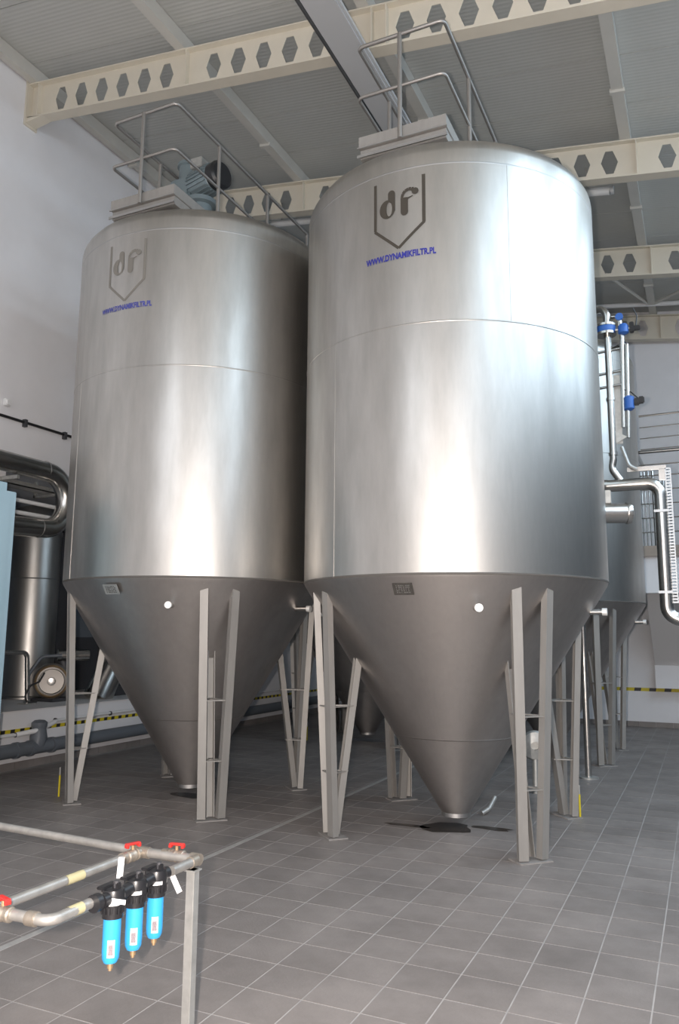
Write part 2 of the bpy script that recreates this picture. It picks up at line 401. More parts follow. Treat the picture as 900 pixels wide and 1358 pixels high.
# bracing between third and last beams
for nm, a, b, lb in (('brace_rod', (-1.9, 14.6), (-.7, 17.2), 'thin diagonal roof brace left of the right-hand purlin near the far wall'), ('brace_rod', (1.9, 14.6), (-.55, 17.2), 'thin diagonal roof brace right of the right-hand purlin near the far wall'), ):
    tag(obj(nm, tube([(a[0], a[1], roofz(a[0])+.1), (b[0], b[1], roofz(b[0])+.02)], .035, 8), M['purlin'], smooth=True), lb, 'brace')
tag(obj('brace_tube', tube([(-4.5, 17.3, roofz(-4.5)+.0), (1.9, 17.3, roofz(1.9)+.06)], .05, 10), M['white'], smooth=True), 'white tube under the roof just in front of the last beam', 'pipe')

# fluorescent fixtures and trunking
for x0, x1, lb in ((-2.6, -.88, 'tube lamp under the ceiling whose end shows right of the right tank'), (-7.25, -5.5, 'tube lamp under the ceiling in the gap between the two front tanks')):
    t = thing('tube_lamp', lb, 'lamp', (0, 12, 0), 0, 'ceiling tube lamps')
    zz = lambda x: roofz(x)-.22
    obj('housing', tube([(x0, 0, zz(x0)+.03), (x1, 0, zz(x1)+.03)], .05, 10), M['tray'], t, smooth=True)
    obj('diffuser', tube([(x0+.06, 0, zz(x0)), (x1-.06, 0, zz(x1))], .055, 14), M['tube'], t, smooth=True)
    for x in (x0, x1-.05): obj('end_cap', tube([(x, 0, zz(x)), (x+.05, 0, zz(x))], .062, 14), M['tray'], t, smooth=True)
    for x in (x0+.4, x1-.4): obj('hanger', B(((x-.01, -.01, zz(x)), (x+.01, .01, zz(x)+.44))), M['galv'], t)
TZ = 8.42
t = thing('cable_trunking', 'broad pale grey trunking hung below the roof, running over the tanks', 'trunking', (-3.27, 0, TZ))
obj('channel', B(((-.16, YB, 0), (.16, 16.8, .012)), ((-.17, YB, 0), (-.16, 16.8, .09)), ((.16, YB, 0), (.17, 16.8, .09))), M['tray'], t)
obj('side_rail', B(((.172, YB, .02), (.20, 16.8, .06))), M['tray'], t)
for yy in (1.5, 4.3, 7.7, 11.1, 14.5):
    obj('hanger', B(((-.012, yy-.012, .01), (.012, yy+.012, roofz(-3.24)-BD-TZ+.005))), M['galv'], t)
tag(obj('cable_run', tube([(-3.47, YB+.1, TZ+.02), (-3.475, 3, TZ+.01), (-3.465, 7, TZ+.02), (-3.475, 11, TZ+.01), (-3.47, 16.8, TZ+.02)], .028, 8), M['cable'], smooth=True), 'dark cable bundle running left of the grey trunking under the roof', 'cable')
tag(obj('conduit', tube([(-3.50+.09, YB+.1, TZ+.1), (-3.41, 16.8, TZ+.1)], .012, 8), M['dark'], smooth=True), 'thin dark conduit between the cable bundle and the trunking', 'conduit')

# ------------------------------------------------------------------ tanks
R0, RZ, AR, AZ0 = 1.56, 2.41, .14, .13
def coner(z): return AR+(z-AZ0)*(R0-AR)/(RZ-AZ0)
def P3(ang, r, z): return (r*math.cos(ang), r*math.sin(ang), z)
def make_tank(cx, cy, label, dz, mark, text, seams=True):
    t = thing('storage_tank', label, 'tank', (cx, cy, 0), 0, 'tall conical bottomed steel tanks')
    zt = 6.25+dz
    rz = RZ+dz*.6
    bm = lathe([(R0, rz), (R0, zt)], 128, cap=False)
    obj('cylinder_shell', bm, M['shell'], t, True)
    bm = lathe([(R0, zt), (R0, zt+.13), (R0-.006, zt+.17), (R0-.03, zt+.215), (R0-.065, zt+.26), (R0-.12, zt+.295), (R0-.2, zt+.325), (R0-.36, zt+.345), (.3, zt+.38), (0, zt+.385)], 128, cap=False)
    obj('roof_dome', bm, M['shell'], t, True)
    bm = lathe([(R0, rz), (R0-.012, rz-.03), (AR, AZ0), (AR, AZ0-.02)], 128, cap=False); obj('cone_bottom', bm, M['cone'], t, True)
    obj('weld_seam', lathe([(R0, zt-.008), (R0+.0008, zt-.004), (R0+.0008, zt+.004), (R0, zt+.008)], 128, cap=False), M['seam'], t, True)
    obj('weld_seam', lathe([(R0, 4.69+dz*.6), (R0+.003, 4.694+dz*.6), (R0+.003, 4.700+dz*.6), (R0, 4.704+dz*.6)], 128, cap=False), M['shell'], t, True)
    obj('weld_seam', lathe([(R0, rz-.01), (R0+.003, rz-.003), (R0+.003, rz+.006), (R0, rz+.012)], 128, cap=False), M['rimseam'], t, True)
    for rr_ in (.62,):
        z = AZ0+(rr_-AR)*(rz-AZ0)/(R0-AR); obj('weld_seam', lathe([(rr_-.004, z-.008), (rr_+.004, z-.004), (rr_+.008, z+.004), (rr_+.004, z+.008)], 96, cap=False), M['cone'], t, True)
    # vertical weld lines of the shell sheets
    for a, z0, z1 in ((math.radians(-52), 4.7+dz*.6, zt), (math.radians(-118), rz, 4.69+dz*.6), (math.radians(30), rz, zt), (math.radians(150), rz, zt)):
        bm = bmesh.new(); box(bm, (R0-.004, -.003, z0), (R0+.0025, .003, z1), Matrix.Rotation(a, 4, 'Z')); obj('vertical_weld', bm, M['shell'], t)
    # outlet
    obj('outlet_flange', lathe([(.07, .09), (AR-.01, .09), (AR+.006, .10), (AR+.006, AZ0+.012)], 32), M['seam'], t, True)
    # nozzles on cone
    def nozzle(a, z, L=.16, r=.036):
        rr_ = coner(z)*(1 if dz == 0 else 1.005)
        p = P3(a, rr_-.05, z); q = P3(a, rr_+L-.012, z); o = obj('nozzle', cyl(p, q, r-.009, 18), M['steel'], t, True)
        obj('cap', cyl(P3(a, rr_+L-.045, z), P3(a, rr_+L, z), r, 18), M['capmetal'], o, True)
    for a in (-65, 0, 180, 115): nozzle(math.radians(a), 2.12+dz*.6)
    # rating plate
    bm = bmesh.new(); z = 2.285+dz*.6; a0 = -PI/2
    tilt = math.atan2(R0-AR, RZ-AZ0)
    mt = Matrix.Translation(P3(a0, coner(z)+.012, z)) @ Matrix.Rotation(tilt, 4, 'X')
    box(bm, (-.092, -.004, -.058), (.092, .004, .058), mt); pl = obj('rating_plate', bm, M['plateback'] if dz == 0 else M['galv'], t)
    bm = bmesh.new()
    for k in range(5):
        for s in range(6):
            wd = random.uniform(.006, .02); x = -.062+s*.022; box(bm, (x, -.006, .032-k*.017), (x+wd, -.0035, .041-k*.017), mt)
    obj('stamped_lines', bm, M['seam'] if dz == 0 else M['plate'], pl)
    # leg groups
    legs = leg_group_meshes(dz)
    for k in range(4):
        for nm, me in legs:
            o = bpy.data.objects.new(nm, me); C.objects.link(o); o.parent = t; o.rotation_euler = (0, 0, k*PI/2)
    # etched shield with the two letters, and web address
    RR = R0+.002
    def f(s, z): a = -PI/2+s/R0; return (RR*math.cos(a), RR*math.sin(a), z+dz*.95)
    def f2(s, z): a = -PI/2+s/R0; return ((RR+.001)*math.cos(a), (RR+.001)*math.sin(a), z+dz*.95)
    bm = bmesh.new()
    def bar(x0, z0, x1, z1, w_):
        d = Vector((x1-x0, z1-z0)).normalized(); nn = Vector((-d.y, d.x))*w_/2; K = 6
        for i in range(K):
            a = Vector((x0, z0)).lerp(Vector((x1, z1)), i/K); b = Vector((x0, z0)).lerp(Vector((x1, z1)), (i+1)/K)
            poly(bm, [a+nn, a-nn, b-nn, b+nn], f=f)
    U = lambda x, y: ((x-417)*.001095, 6.16-(y-140)*.00114)
    if mark:
        x0, z0 = U(195, 140); x1, z1 = U(640, 560); bar(x0, z0, x0, z1, .03); bar(x1, z0, x1, z1, .033)
        xt, zb = U(417, 755); bar(x0-.006, z1-.0, xt, zb, .028); bar(xt, zb, x1+.006, z1+.004, .028)
        em = obj('shield_outline', bm, mark, t)
        # letter d
        bm = bmesh.new(); K = 28
        out = [U(312+73*math.cos(2*PI*i/K), 389+83*math.sin(2*PI*i/K)) for i in range(K)]
        inn = [U(331+27*math.cos(2*PI*i/K), 391+63*math.sin(2*PI*i/K)) for i in range(K)]
        for i in range(K): poly(bm, [out[i], out[(i+1) % K], inn[(i+1) % K], inn[i]], f=f2)
        st = [(320, 320), (320, 258)]+[U0 for U0 in [(352-32*math.cos(PI*i/8), 258-30*math.sin(PI*i/8)) for i in range(1, 8)]]+[(385, 258), (385, 420), (358, 350)]
        poly(bm, [U(*p) for p in st], f=lambda s, z: tuple(1.0005*c if i < 2 else c for i, c in enumerate(f2(s, z))))
        obj('letter_d', bm, mark, em)
        bm = bmesh.new()
        st = [(437, 330), (503, 345), (503, 445)]+[(470+33*math.cos(PI*i/8), 445+33*math.sin(PI*i/8)) for i in range(1, 8)]+[(437, 445)]
        poly(bm, [U(*p) for p in st], f=f2)
        mid = [(448, 345, 11), (449, 315, 12), (458, 285, 13), (478, 262, 14), (508, 250, 14), (532, 252, 15), (548, 260, 20)]
        for (xa, ya, ra), (xb, yb, rb) in zip(mid, mid[1:]):
            d = Vector((xb-xa, yb-ya)).normalized(); nn = Vector((-d.y, d.x))
            poly(bm, [U(xa+nn.x*ra, ya+nn.y*ra), U(xa-nn.x*ra, ya-nn.y*ra), U(xb-nn.x*rb, yb-nn.y*rb), U(xb+nn.x*rb, yb+nn.y*rb)], f=f2)
        poly(bm, [U(566+31*math.cos(2*PI*i/20), 277+29*math.sin(2*PI*i/20)) for i in range(20)], f=lambda s, z: tuple(1.0004*c if i < 2 else c for i, c in enumerate(f2(s, z))))
        poly(bm, [U(500, 338), U(503, 322), U(545, 312), U(545, 320)], f=f2)
        poly(bm, [U(437, 345), U(437, 325), U(470, 318), U(505, 322), U(505, 345)], f=lambda s, z: tuple(1.0006*c if i < 2 else c for i, c in enumerate(f2(s, z))))
        obj('letter_f', bm, mark, em)
        cu = bpy.data.curves.new('lettering', 'FONT'); cu.body = 'WWW.DYNAMIKFILTR.PL'; cu.size = .085; cu.offset = .0032; cu.align_x = 'CENTER'; cu.resolution_u = 3
        tmp = bpy.data.objects.new('lettering', cu); C.objects.link(tmp)
        dg = bpy.context.evaluated_depsgraph_get(); me = bpy.data.meshes.new_from_object(tmp.evaluated_get(dg)); bpy.data.objects.remove(tmp)
        xs = [v.co.x for v in me.vertices]; wdt = max(xs)-min(xs); sc = .70/wdt
        for v in me.vertices:
            s, z = v.co.x*sc*(1.0), v.co.y*1.0
            v.co = f2(s+.005, 5.355+z)
        me.materials.clear(); me.materials.append(text)
        o = bpy.data.objects.new('lettering', me); C.objects.link(o); o.parent = t; o['label'] = 'blue web address lettering'
    return t
_leg_cache = {}
def leg_group_meshes(dz):
    if dz in _leg_cache: return _leg_cache[dz]
    tmp = []
    rzz = RZ+dz*.6
    def channel(p, q, wd, dp, out, clip=True):
        # U channel from p (bottom) to q (top); web faces 'out'
        p, q = Vector(p), Vector(q); d = (q-p).normalized(); out = Vector(out); out = (out-d*out.dot(d)).normalized(); side = d.cross(out)
        th = .009; h = wd/2
        prof = [(-h, 0), (h, 0), (h, -dp), (h-th, -dp), (h-th, -th), (-h+th, -th), (-h+th, -dp), (-h, -dp)]
        bm = bmesh.new(); A = [bm.verts.new(p+side*a+out*b) for a, b in prof]; Bt = []
        for a, b in prof:
            base = q+side*a+out*b
            # trim top to the cone surface
            if clip:
                c = base.copy()
                for _ in range(6):
                    rr_ = math.hypot(c.x, c.y); zc = AZ0+(rr_-AR)*(rzz-AZ0)/(R0-AR); c = p+side*a+out*b+d*((zc-(p+side*a+out*b).z)/d.z)
                base = c
            Bt.append(bm.verts.new(base))
        for i in range(8):
            j = (i+1) % 8; bm.faces.new((A[i], A[j], Bt[j], Bt[i]))
        bm.faces.new(A); bm.faces.new(Bt[::-1]); return bm
    a = -PI/4; rad = Vector((math.cos(a), math.sin(a), 0)); tan = Vector((-math.sin(a), math.cos(a), 0))
    zr = rzz-.12
    res = []
    pa, qa = rad*1.375+tan*-.105+Vector((0, 0, .02)), rad*1.482+tan*-.172+Vector((0, 0, zr))
    pb, qb = rad*1.375+tan*.105+Vector((0, 0, .02)), rad*1.482+tan*.172+Vector((0, 0, zr))
    pc, qc = rad*1.26+Vector((0, 0, .02)), rad*1.04+Vector((0, 0, 1.6+dz*.6))
    outA = Vector((0, -1, 0))+rad*.6; outB = Vector((0, -1, 0))*1+rad*.6
    for nm, p, q, ov, wd in (('leg', pa, qa, rad-tan*.3, .085), ('leg', pb, qb, rad+tan*.3, .085), ('leg', pc, qc, -rad, .08)):
        o = obj(nm, channel(p, q, wd, .065, ov), M['legsteel']); res.append((nm, o))
    for z in (1.2, .59):
        def at(p, q): return p.lerp(q, (z-p.z)/(q.z-p.z))
        A, Bp, Cc = at(pa, qa), at(pb, qb), at(pc, qc)
        for u, v in ((A, Bp), (A, Cc), (Bp, Cc)):
            d = (v-u); L = d.length; ang = math.atan2(d.y, d.x)
            bm = bmesh.new(); box(bm, (.02, -.02, -.005), (L-.02, .02, .005), Matrix.Translation(u-rad*.02) @ Matrix.Rotation(ang, 4, 'Z')); o = obj('rung', bm, M['legsteel']); res.append(('rung', o))
    bm = bmesh.new(); mt = Matrix.Translation(rad*1.33) @ Matrix.Rotation(a, 4, 'Z'); box(bm, (-.11, -.16, 0), (.08, .16, .012), mt)
    o = obj('base_plate', bm, M['cement']); res.append(('base_plate', o))
    # reinforcing pad on the cone, behind the leg tops
    bm = bmesh.new(); K = 10; zs = (rzz-.06, rzz-.07)
    for i in range(K):
        a0, a1 = a-.30+.60*i/K, a-.30+.60*(i+1)/K
        vs = []
        for aa, z in ((a0, rzz-.055), (a1, rzz-.055), (a1, rzz-.068), (a0, rzz-.068)):
            rr_ = AR+(z-AZ0)*(R0-AR)/(rzz-AZ0)+.006; vs.append(bm.verts.new(P3(aa, rr_, z)))
        bm.faces.new(vs)
    o = obj('weld_bead', bm, M['seam']); res.append(('weld_bead', o))
    out = [(nm, o.data) for nm, o in res]
    for nm, o in res: bpy.data.objects.remove(o)
    _leg_cache[dz] = out
    return out
TR, TL = (-2.38, 7.94), (-5.64, 7.96)
tank_r = make_tank(*TR, 'nearest right-hand steel tank with a crisp dark shield mark and blue lettering', 0, M['mark'], M['bluetext'])
make_tank(*TL, 'left front steel tank with a faded shield mark and a motor on top', .09, M['faded'], M['bluetext2'])
make_tank(-2.38, 13.4, 'steel tank behind the right front tank, nearly hidden, by the stair landing', .0001, None, None)
make_tank(-5.69, 13.5, 'farthest steel tank, seen only as a cone between the two front tanks', .0001, None, None)

# ------------------------------------------------------------------ walkways with handrails on the tank tops
def walkway(cx, dz, label, y0=6.6, y1=15.0):
    t = thing('walkway', label, 'walkway', (cx, y0, 6.64+dz), 0, 'tank top walkways')
    W = .46; L = y1-y0
    obj('deck', B(((-W, 0, .105), (W, L, .235)), bev=.004), M['legsteel'], t)
    obj('support_frame', B(((-W+.01, .03, .0), (-W+.07, L, .10)), ((W-.07, .03, 0), (W-.01, L, .10)), ((-W+.07, .03, .0), (W-.07, .07, .10))), M['legsteel'], t)
    obj('edge_lip', B(((-W-.012, -.012, .0), (W+.012, 0, .03)), ((-W-.012, -.012, .10), (W+.012, 0, .115))), M['seam'], t)
    r = .021
    for nm, z in (('top_rail', 1.235), ('middle_rail', .66)):
        obj(nm, tube([(-W, L, z), (-W, -.02, z), (W, -.02, z), (W, L, z)], r if z > 1 else .018, 10, .06, k=4), M['rail'], t, True)
    def post(x, y): obj('post', tube([(x, y, .08), (x, y, 1.235)],   .023, 10), M['rail'], t, True)
    post(0, -.035)
    yy = .87
    while yy < L: post(-W, yy); post(W, yy); yy += 1.2
    return t
walkway(-2.43, .0, 'railed walkway on top of the right-hand tanks')
walkway(-5.64, .085, 'railed walkway on top of the left-hand tanks, beside a motor')
# agitator motor on left tank
mx, my, mz = -5.64, 7.75, 7.62
t = thing('agitator_motor', 'grey-blue geared motor with black fan cover on the left tank walkway', 'motor', (mx, my, 6.962))
obj('pedestal', lathe([(.22, 0), (.22, .03), (.15, .05), (.15, .42), (.2, .44), (.2, .5)], 28), M['motor'], t, True)
dx = Vector((.95, -.25, 0)).normalized()
c = Vector((0, 0, .74))
obj('motor_body', lathe([(.10, -.38), (.17, -.36), (.18, -.1), (.18, .26), (.16, .28)], 28, mtx=along(c, dx)), M['motor'], t, True)
fb = obj('fan_cover', lathe([(.15, .26), (.18, .27), (.18, .38), (.15, .41), (0, .415)], 28, mtx=along(c, dx)), M['black'], t, True)
bm = bmesh.new()
for i in range(24):
    a = 2*PI*i/24; m_ = along(c, dx) @ Matrix.Rotation(a, 4, 'Z'); box(bm, (.17, -.006, -.1), (.198, .006, .25), m_)
obj('cooling_fins', bm, M['motor'], t)
g = obj('gear_head', lathe([(.13, -.05), (.13, .28), (.155, .29), (.155, .33), (.12, .36), (0, .37)], 24, mtx=Matrix.Translation(c-dx*.27+Vector((0, 0, .05)))), M['motor'], t, True)
obj('terminal_box', B(((-.02, -.24, .84), (.16, -.08, .98)), bev=.01), M['galv'], t)
obj('gearbox', B(((-.42, -.14, .46), (-.1, .16, .84)), bev=.03), M['motor'], t)

# ------------------------------------------------------------------ foreground filter stand
H0 = .85
XA, XB, Y1, Y0 = -2.20, -2.51, 3.20, 2.29
t = thing('pipe_stand', 'square galvanised post carrying the corner of the filter pipework', 'stand', (-2.185, 3.135, 0))
obj('post', B(((-.022, -.022, .006), (.022, .022, H0-.03)), bev=.003), M['galv'], t)
obj('foot_plate', B(((-.07, -.07, 0), (.07, .07, .008))), M['galv'], t)
obj('saddle', B(((-.05, -.028, H0-.036), (.03, .028, H0-.03))), M['galv'], t)
t = thing('filter_pipework', 'horizontal zinc pipe loop with elbows and red-handled valves in the foreground', 'pipework', (XA, Y1, H0))
r = .021
def L_(p): return (p[0]-XA, p[1]-Y1, p[2]-H0)
obj('long_pipe', tube([L_((-6.3, 3.38, H0)), L_((XB+.03, 3.17, H0))], .0195, 14), M['zinc'], t, True)
obj('corner_pipe', tube([L_((XB, 3.165, H0)), L_((XA+.01, Y1-.02, H0)), L_((XA+.01, Y1-.22, H0))], r, 14, .045), M['zinc'], t, True)
obj('branch_pipe', tube([L_((XB, 3.16, H0)), L_((XB+.015, 1.2, H0))], .0195, 14), M['zinc'], t, True)
obj('front_pipe', tube([L_((XA-.02, 2.60, H0)), L_((XA-.01, Y0, H0)), L_((-3.2, Y0-.03, H0))], .0205, 14, .05), M['zinc'], t, True)
for p, q in (((XB-.035, 3.165, H0), (XB+.05, 3.165, H0)), ((XA-.03, Y1-.015, H0), (XA+.02, Y1-.02, H0)), ((XA+.008, Y1-.08, H0), (XA+.008, Y1-.035, H0)), ((XB, 3.14, H0), (XB, 3.03, H0)), ((XA-.07, Y0-.004, H0), (XA-.11, Y0-.006, H0)), ((XB+.12, 3.18, H0), (XB+.15, 3.182, H0))):
    obj('fitting', cyl(L_(p), L_(q), .0265, 14), M['zincbrass'], t, True)
def valve(x, y, dirx, yawk=0):
    c_ = Vector(L_((x, y, H0))); d = Vector((1, 0, 0)) if dirx else Vector((0, 1, 0))
    v = obj('ball_valve', lathe([(.024, -.045), (.028, -.04), (.028, -.022), (.022, -.02), (.03, 0), (.022, .02), (.028, .022), (.028, .04), (.024, .045)], 16, mtx=along(c_, d)), M['zincbrass'], t, True)
    obj('stem', cyl(c_, c_+Vector((0, 0, .045)), .008, 10), M['brass'], v, True)
    m_ = Matrix.Translation(c_+Vector((0, 0, .048))) @ Matrix.Rotation(yawk, 4, 'Z'); bm = bmesh.new(); box(bm, (-.036, -.011, 0), (.036, .011, .009), m_)
    box(bm, (-.038, -.012, -.012), (-.024, .012, .004), m_); box(bm, (.024, -.012, -.012), (.038, .012, .004), m_)
    bmesh.ops.bevel(bm, geom=bm.edges[:], offset=.002, segments=1, affect='EDGES'); obj('handle', bm, M['red'], v)
valve(XB+.005, 3.10, False, 1.2); valve(XA-.115, 3.185, True, .2); valve(-2.43, Y0-.012, True, -.3)
for (dx_, dy_) in ((0, 0), (.32, 0), (.64, 0)): pass
# three cartridge filters
fy = [2.605, 2.745, 2.885]
names = ['blue cartridge filter nearest the camera, first of three under the pipe', 'middle blue cartridge filter of the three under the pipe', 'blue cartridge filter nearest the square post, last of three']
f0 = None
for i, yy in enumerate(fy):
    x = XA+.01-.004*i
    if f0 is None:
        t = thing('water_filter', names[i], 'filter', (x, yy, H0), 0, 'blue cartridge filters')
        h = obj('head', lathe([(.022, .035), (.040, .03), (.046, .01), (.046, -.03), (.040, -.05), (.041, -.075)], 28), M['black'], t, True)
        bm = bmesh.new()
        for k in range(16):
            a = 2*PI*k/16; box(bm, (.040, -.004, -.055), (.049, .004, -.028), Matrix.Rotation(a, 4, 'Z'))
        obj('grip_ribs', bm, M['black'], h)
        obj('port', cyl((0, -.07, 0), (0, .07, 0), .027, 18), M['black'], h, True)
        obj('bracket', B(((-.05, -.045, .03), (-.015, .045, .042)), ((-.055, -.012, -.02), (-.04, .012, .04)), ((.0, -.01, .03), (.03, .01, .055)), bev=.003), M['black'], h)
        obj('bleed_screw', cyl((.012, 0, .03), (.012, 0, .062), .011, 12), M['dark'], h, True)
        obj('sump', lathe([(.0345, -.075), (.0345, -.20), (.033, -.225), (.026, -.24), (.012, -.245)], 28), M['blue'], t, True)
        obj('drain_cock', lathe([(.012, -.24), (.012, -.262), (.007, -.264), (.007, -.272)], 12), M['brass'], t, True)
        a0 = math.radians(-50); bm = bmesh.new()
        for k in range(6):
            a, b = a0-.42+.14*k, a0-.42+.14*(k+1); R_ = .0352
            bm.faces.new([bm.verts.new(P3(q, R_, z)) for q, z in ((a, -.215), (b, -.215), (b, -.15), (a, -.15))])
        lb_ = obj('sticker', bm, M['label'], t)
        bm = bmesh.new()
        for k in range(4):
            a, b = a0-.28+.12*k, a0-.28+.12*(k+1); R_ = .0356
            bm.faces.new([bm.verts.new(P3(q, R_, z)) for q, z in ((a, -.205), (b, -.205), (b, -.168), (a, -.168))])
        obj('print_panel', bm, M['labelpic'], lb_)
        bm = bmesh.new()
        for k in range(7):
            a, b = math.radians(-75)+.14*k, math.radians(-75)+.14*(k+1); R_ = .0466
            bm.faces.new([bm.verts.new(P3(q, R_, z)) for q, z in ((a, -.022), (b, -.022), (b, -.008), (a, -.008))])
        obj('head_label', bm, M['white'], t)
        f0 = t
    else:
        t = duptree(f0); t.location = (x, yy, H0); t['label'] = names[i]
tag(obj('union_ring', lathe([(.02, -.014), (.034, -.014), (.034, .014), (.02, .014)], 20, mtx=along((XA-.0, 2.515, H0), (0, 1, 0))), M['black'], smooth=True), 'black plastic ring nut where the front pipe enters the filters', 'nut')
def tagcard(p, sz, rx, ry, rz, lb):
    bm = bmesh.new(); m_ = Matrix.Translation(p) @ Matrix.Rotation(rz, 4, 'Z') @ Matrix.Rotation(ry, 4, 'Y') @ Matrix.Rotation(rx, 4, 'X')
    box(bm, (-sz[0]/2, -.001, -sz[1]), (sz[0]/2, .001, 0), m_)
    bmesh.ops.bevel(bm, geom=bm.edges[:], offset=.0004, segments=1, affect='EDGES')
    tag(obj('paper_tag', bm, M['white']), lb, 'tag')
tagcard((XA-.005, 2.985, H0+.005), (.024, .11), 0, -.45, .6, 'white paper tag hanging at the post end of the filters')
tagcard((XA-.12, 2.80, H0+.085), (.026, .085), 0, .06, .6, 'white paper tag standing up behind the filter heads')
bm = bmesh.new(); box(bm, (0, -.001, -.008), (.105, .001, .010), Matrix.Translation((XA-.01, 2.545, H0+.004)) @ Matrix.Rotation(.436, 4, 'Z') @ Matrix.Rotation(.12, 4, 'Y'))
tag(obj('paper_tag', bm, M['white']), 'long pale tag lying across the nearest filter head', 'tag')
for yy, zz in ((2.42, .0),):
    tag(obj('tape_marker', lathe([(.0212, -.035), (.0212, .035)], 16, mtx=along((XA-.015, yy, H0), (0, 1, 0)), cap=False), M['fadeyellow'], smooth=True), 'yellow flow marker band on the front pipe', 'marker')
tag(obj('tape_marker', lathe([(.0202, -.05), (.0202, .05)], 16, mtx=along((XB+.006, 2.72, H0), (0, 1, 0)), cap=False), M['fadeyellow'], smooth=True), 'yellow flow marker band on the branch pipe behind the filters', 'marker')

# ------------------------------------------------------------------ puddle, small floor things
def blob(name, cx, cy, pts, mt, lb, cat, z=.0015):
    bm = bmesh.new(); K = len(pts); ring = [bm.verts.new((cx+x, cy+y, z)) for x, y in pts]; c_ = bm.verts.new((cx, cy, z+.001))
    for i in range(K): bm.faces.new((ring[i], ring[(i+1) % K], c_))
    bmesh.ops.subdivide_edges(bm, edges=bm.edges[:], cuts=2, smooth=.4)
    for v in bm.verts: v.co.z = z+.001
    bmesh.ops.triangulate(bm, faces=bm.faces)
    return tag(obj(name, bm, mt), lb, cat)
def star(n, a, b, j):
    return [(a*(1+random.uniform(-j, j))*math.cos(2*PI*i/n), b*(1+random.uniform(-j, j))*math.sin(2*PI*i/n)) for i in range(n)]
blob('puddle', TR[0]-.06, TR[1]-.12, star(14, .27, .22, .25), M['wet'], 'dark wet puddle under the outlet of the right-hand tank', 'puddle')
blob('puddle', TR[0]+.36, TR[1]+.02, star(12, .2, .07, .3), M['wet'], 'small dark wet streak right of the right-hand tank outlet', 'puddle')
blob('puddle', TR[0]-.45, TR[1]-.22, star(12, .24, .05, .35), M['wet'], 'thin brown wet streak left of the right-hand tank outlet', 'puddle')
blob('puddle', TL[0]+.02, TL[1]-.02, star(12, .26, .14, .2), M['wet'], 'dark wet patch under the outlet of the left front tank', 'puddle')
blob('puddle', -5.66, 13.4, star(12, .4, .2, .2), M['wet'], 'dark wet patch under the farthest tank', 'puddle')
for (x, y, lb) in ((-6.93, 7.2, 'thin yellow rod standing beside the left legs of the left front tank'), (-1.30, 8.84, 'thin yellow rod standing beside the rear right legs of the right tank'), (-6.62, 12.9, 'thin yellow rod by the legs of the farthest tank')):
    t = thing('ground_rod', lb, 'rod', (x, y, 0), 0, 'yellow ground rods')
    obj('rod', cyl((0, 0, 0), (0, 0, .24), .011, 8), M['yellow'], t, True); obj('tip', cyl((0, 0, .24), (0, 0, .33), .010, 8), M['galv'], t, True)
t = thing('standing_pipe', 'slim bright steel pipe rising from a floor flange between the right-hand tanks', 'pipe', (-1.53, 11.3, 0))
obj('pipe', cyl((0, 0, 0), (0, 0, 3.4), .043, 18), M['steel'], t, True); obj('flange', cyl((0, 0, 0), (0, 0, .02), .13, 20), M['galv'], t, True)
t = thing('outlet_valve', 'grey round handwheel valve behind the cone of the right-hand tank', 'valve', (-1.97, 9.95, 0))
obj('wheel', lathe([(.16, -.02), (.18, 0), (.16, .03), (.05, .05), (.05, -.03)], 24, mtx=along((0, 0, .56), (.3, -1, 0))), M['galv'], t, True)
obj('stem', cyl((0, 0, 0), (0, .02, .5), .04, 12), M['galv'], t, True)
t = thing('white_hose_end', 'short white hose stub on the floor behind the left tank outlet', 'hose', (-6.35, 8.75, 0))
obj('stub', tube([(0, 0, .0), (.0, .0, .12), (-.05, .06, .2)], .035, 12, .05), M['white'], t, True)
tag(obj('white_hose', tube([(-2.26, 8.5, .02), (-2.2, 8.56, .06), (-2.16, 8.68, .16)], .025, 10, .05), M['galv'], smooth=True), 'short pale hose curling up behind the right tank outlet', 'hose')

# manhole stub on the right tank
mo = Vector((-.93-TR[0], 8.5-TR[1], 3.17)); dd = Vector((.93, .36, 0)).normalized()
nk = obj('manway_neck', cyl(mo-dd*.12, mo+dd*.27, .105, 32), M['steel'], tank_r, True)
obj('lid', lathe([(.115, 0), (.118, .015), (.11, .05), (.06, .07), (0, .075)], 32, mtx=along(mo+dd*.27, dd)), M['steel'], nk, True)
obj('hinge_bracket', B((mo+Vector((0, -.02, .1)), mo+Vector((.12, .06, .24))), bev=.006), M['galv'], nk)

# ------------------------------------------------------------------ pipework at the right edge
PY = 9.5
t = thing('product_pipe', 'tall bright steel pipe with a blue flanged valve, right of the right tank', 'pipe', (-.9, PY, 3.6))
def Q(x, z, y=0): return (x+.9, y, z-3.6)
obj('riser', tube([Q(-1.35, 5.87, .3), Q(-.855, 5.86), Q(-.855, 3.95), Q(-.90+.02, 3.84), Q(-.73, 3.60)], .042, 18, .13), M['steel'], t, True)
obj('fine_pipe', tube([Q(-.80, 5.74, .05), Q(-.72, 5.72), Q(-.69, 5.5), Q(-.725, 4.33)], .026, 12, .05), M['steel'], t, True)
obj('fine_pipe', tube([Q(-.9, 5.35, .2), Q(-.64, 5.38), Q(-.675, 4.2)], .022, 12, .05), M['steel'], t, True)
for z in (5.3, 5.02, 4.85): obj('tie_bar', tube([Q(-1.1, z, .05), Q(-.72, z+.01)], .017, 10), M['steel'], t, True)
for z in (4.69, 4.02): obj('clamp', lathe([(.040, -.018), (.052, -.018), (.052, .018), (.040, .018)], 20, mtx=Matrix.Translation(Q(-.855, z))), M['steel'], t, True)
v = obj('flange_valve', lathe([(.05, -.035), (.115, -.035), (.115, .035), (.05, .035)], 28, mtx=Matrix.Translation(Q(-.87, 5.56))), M['vblue'], t, True)
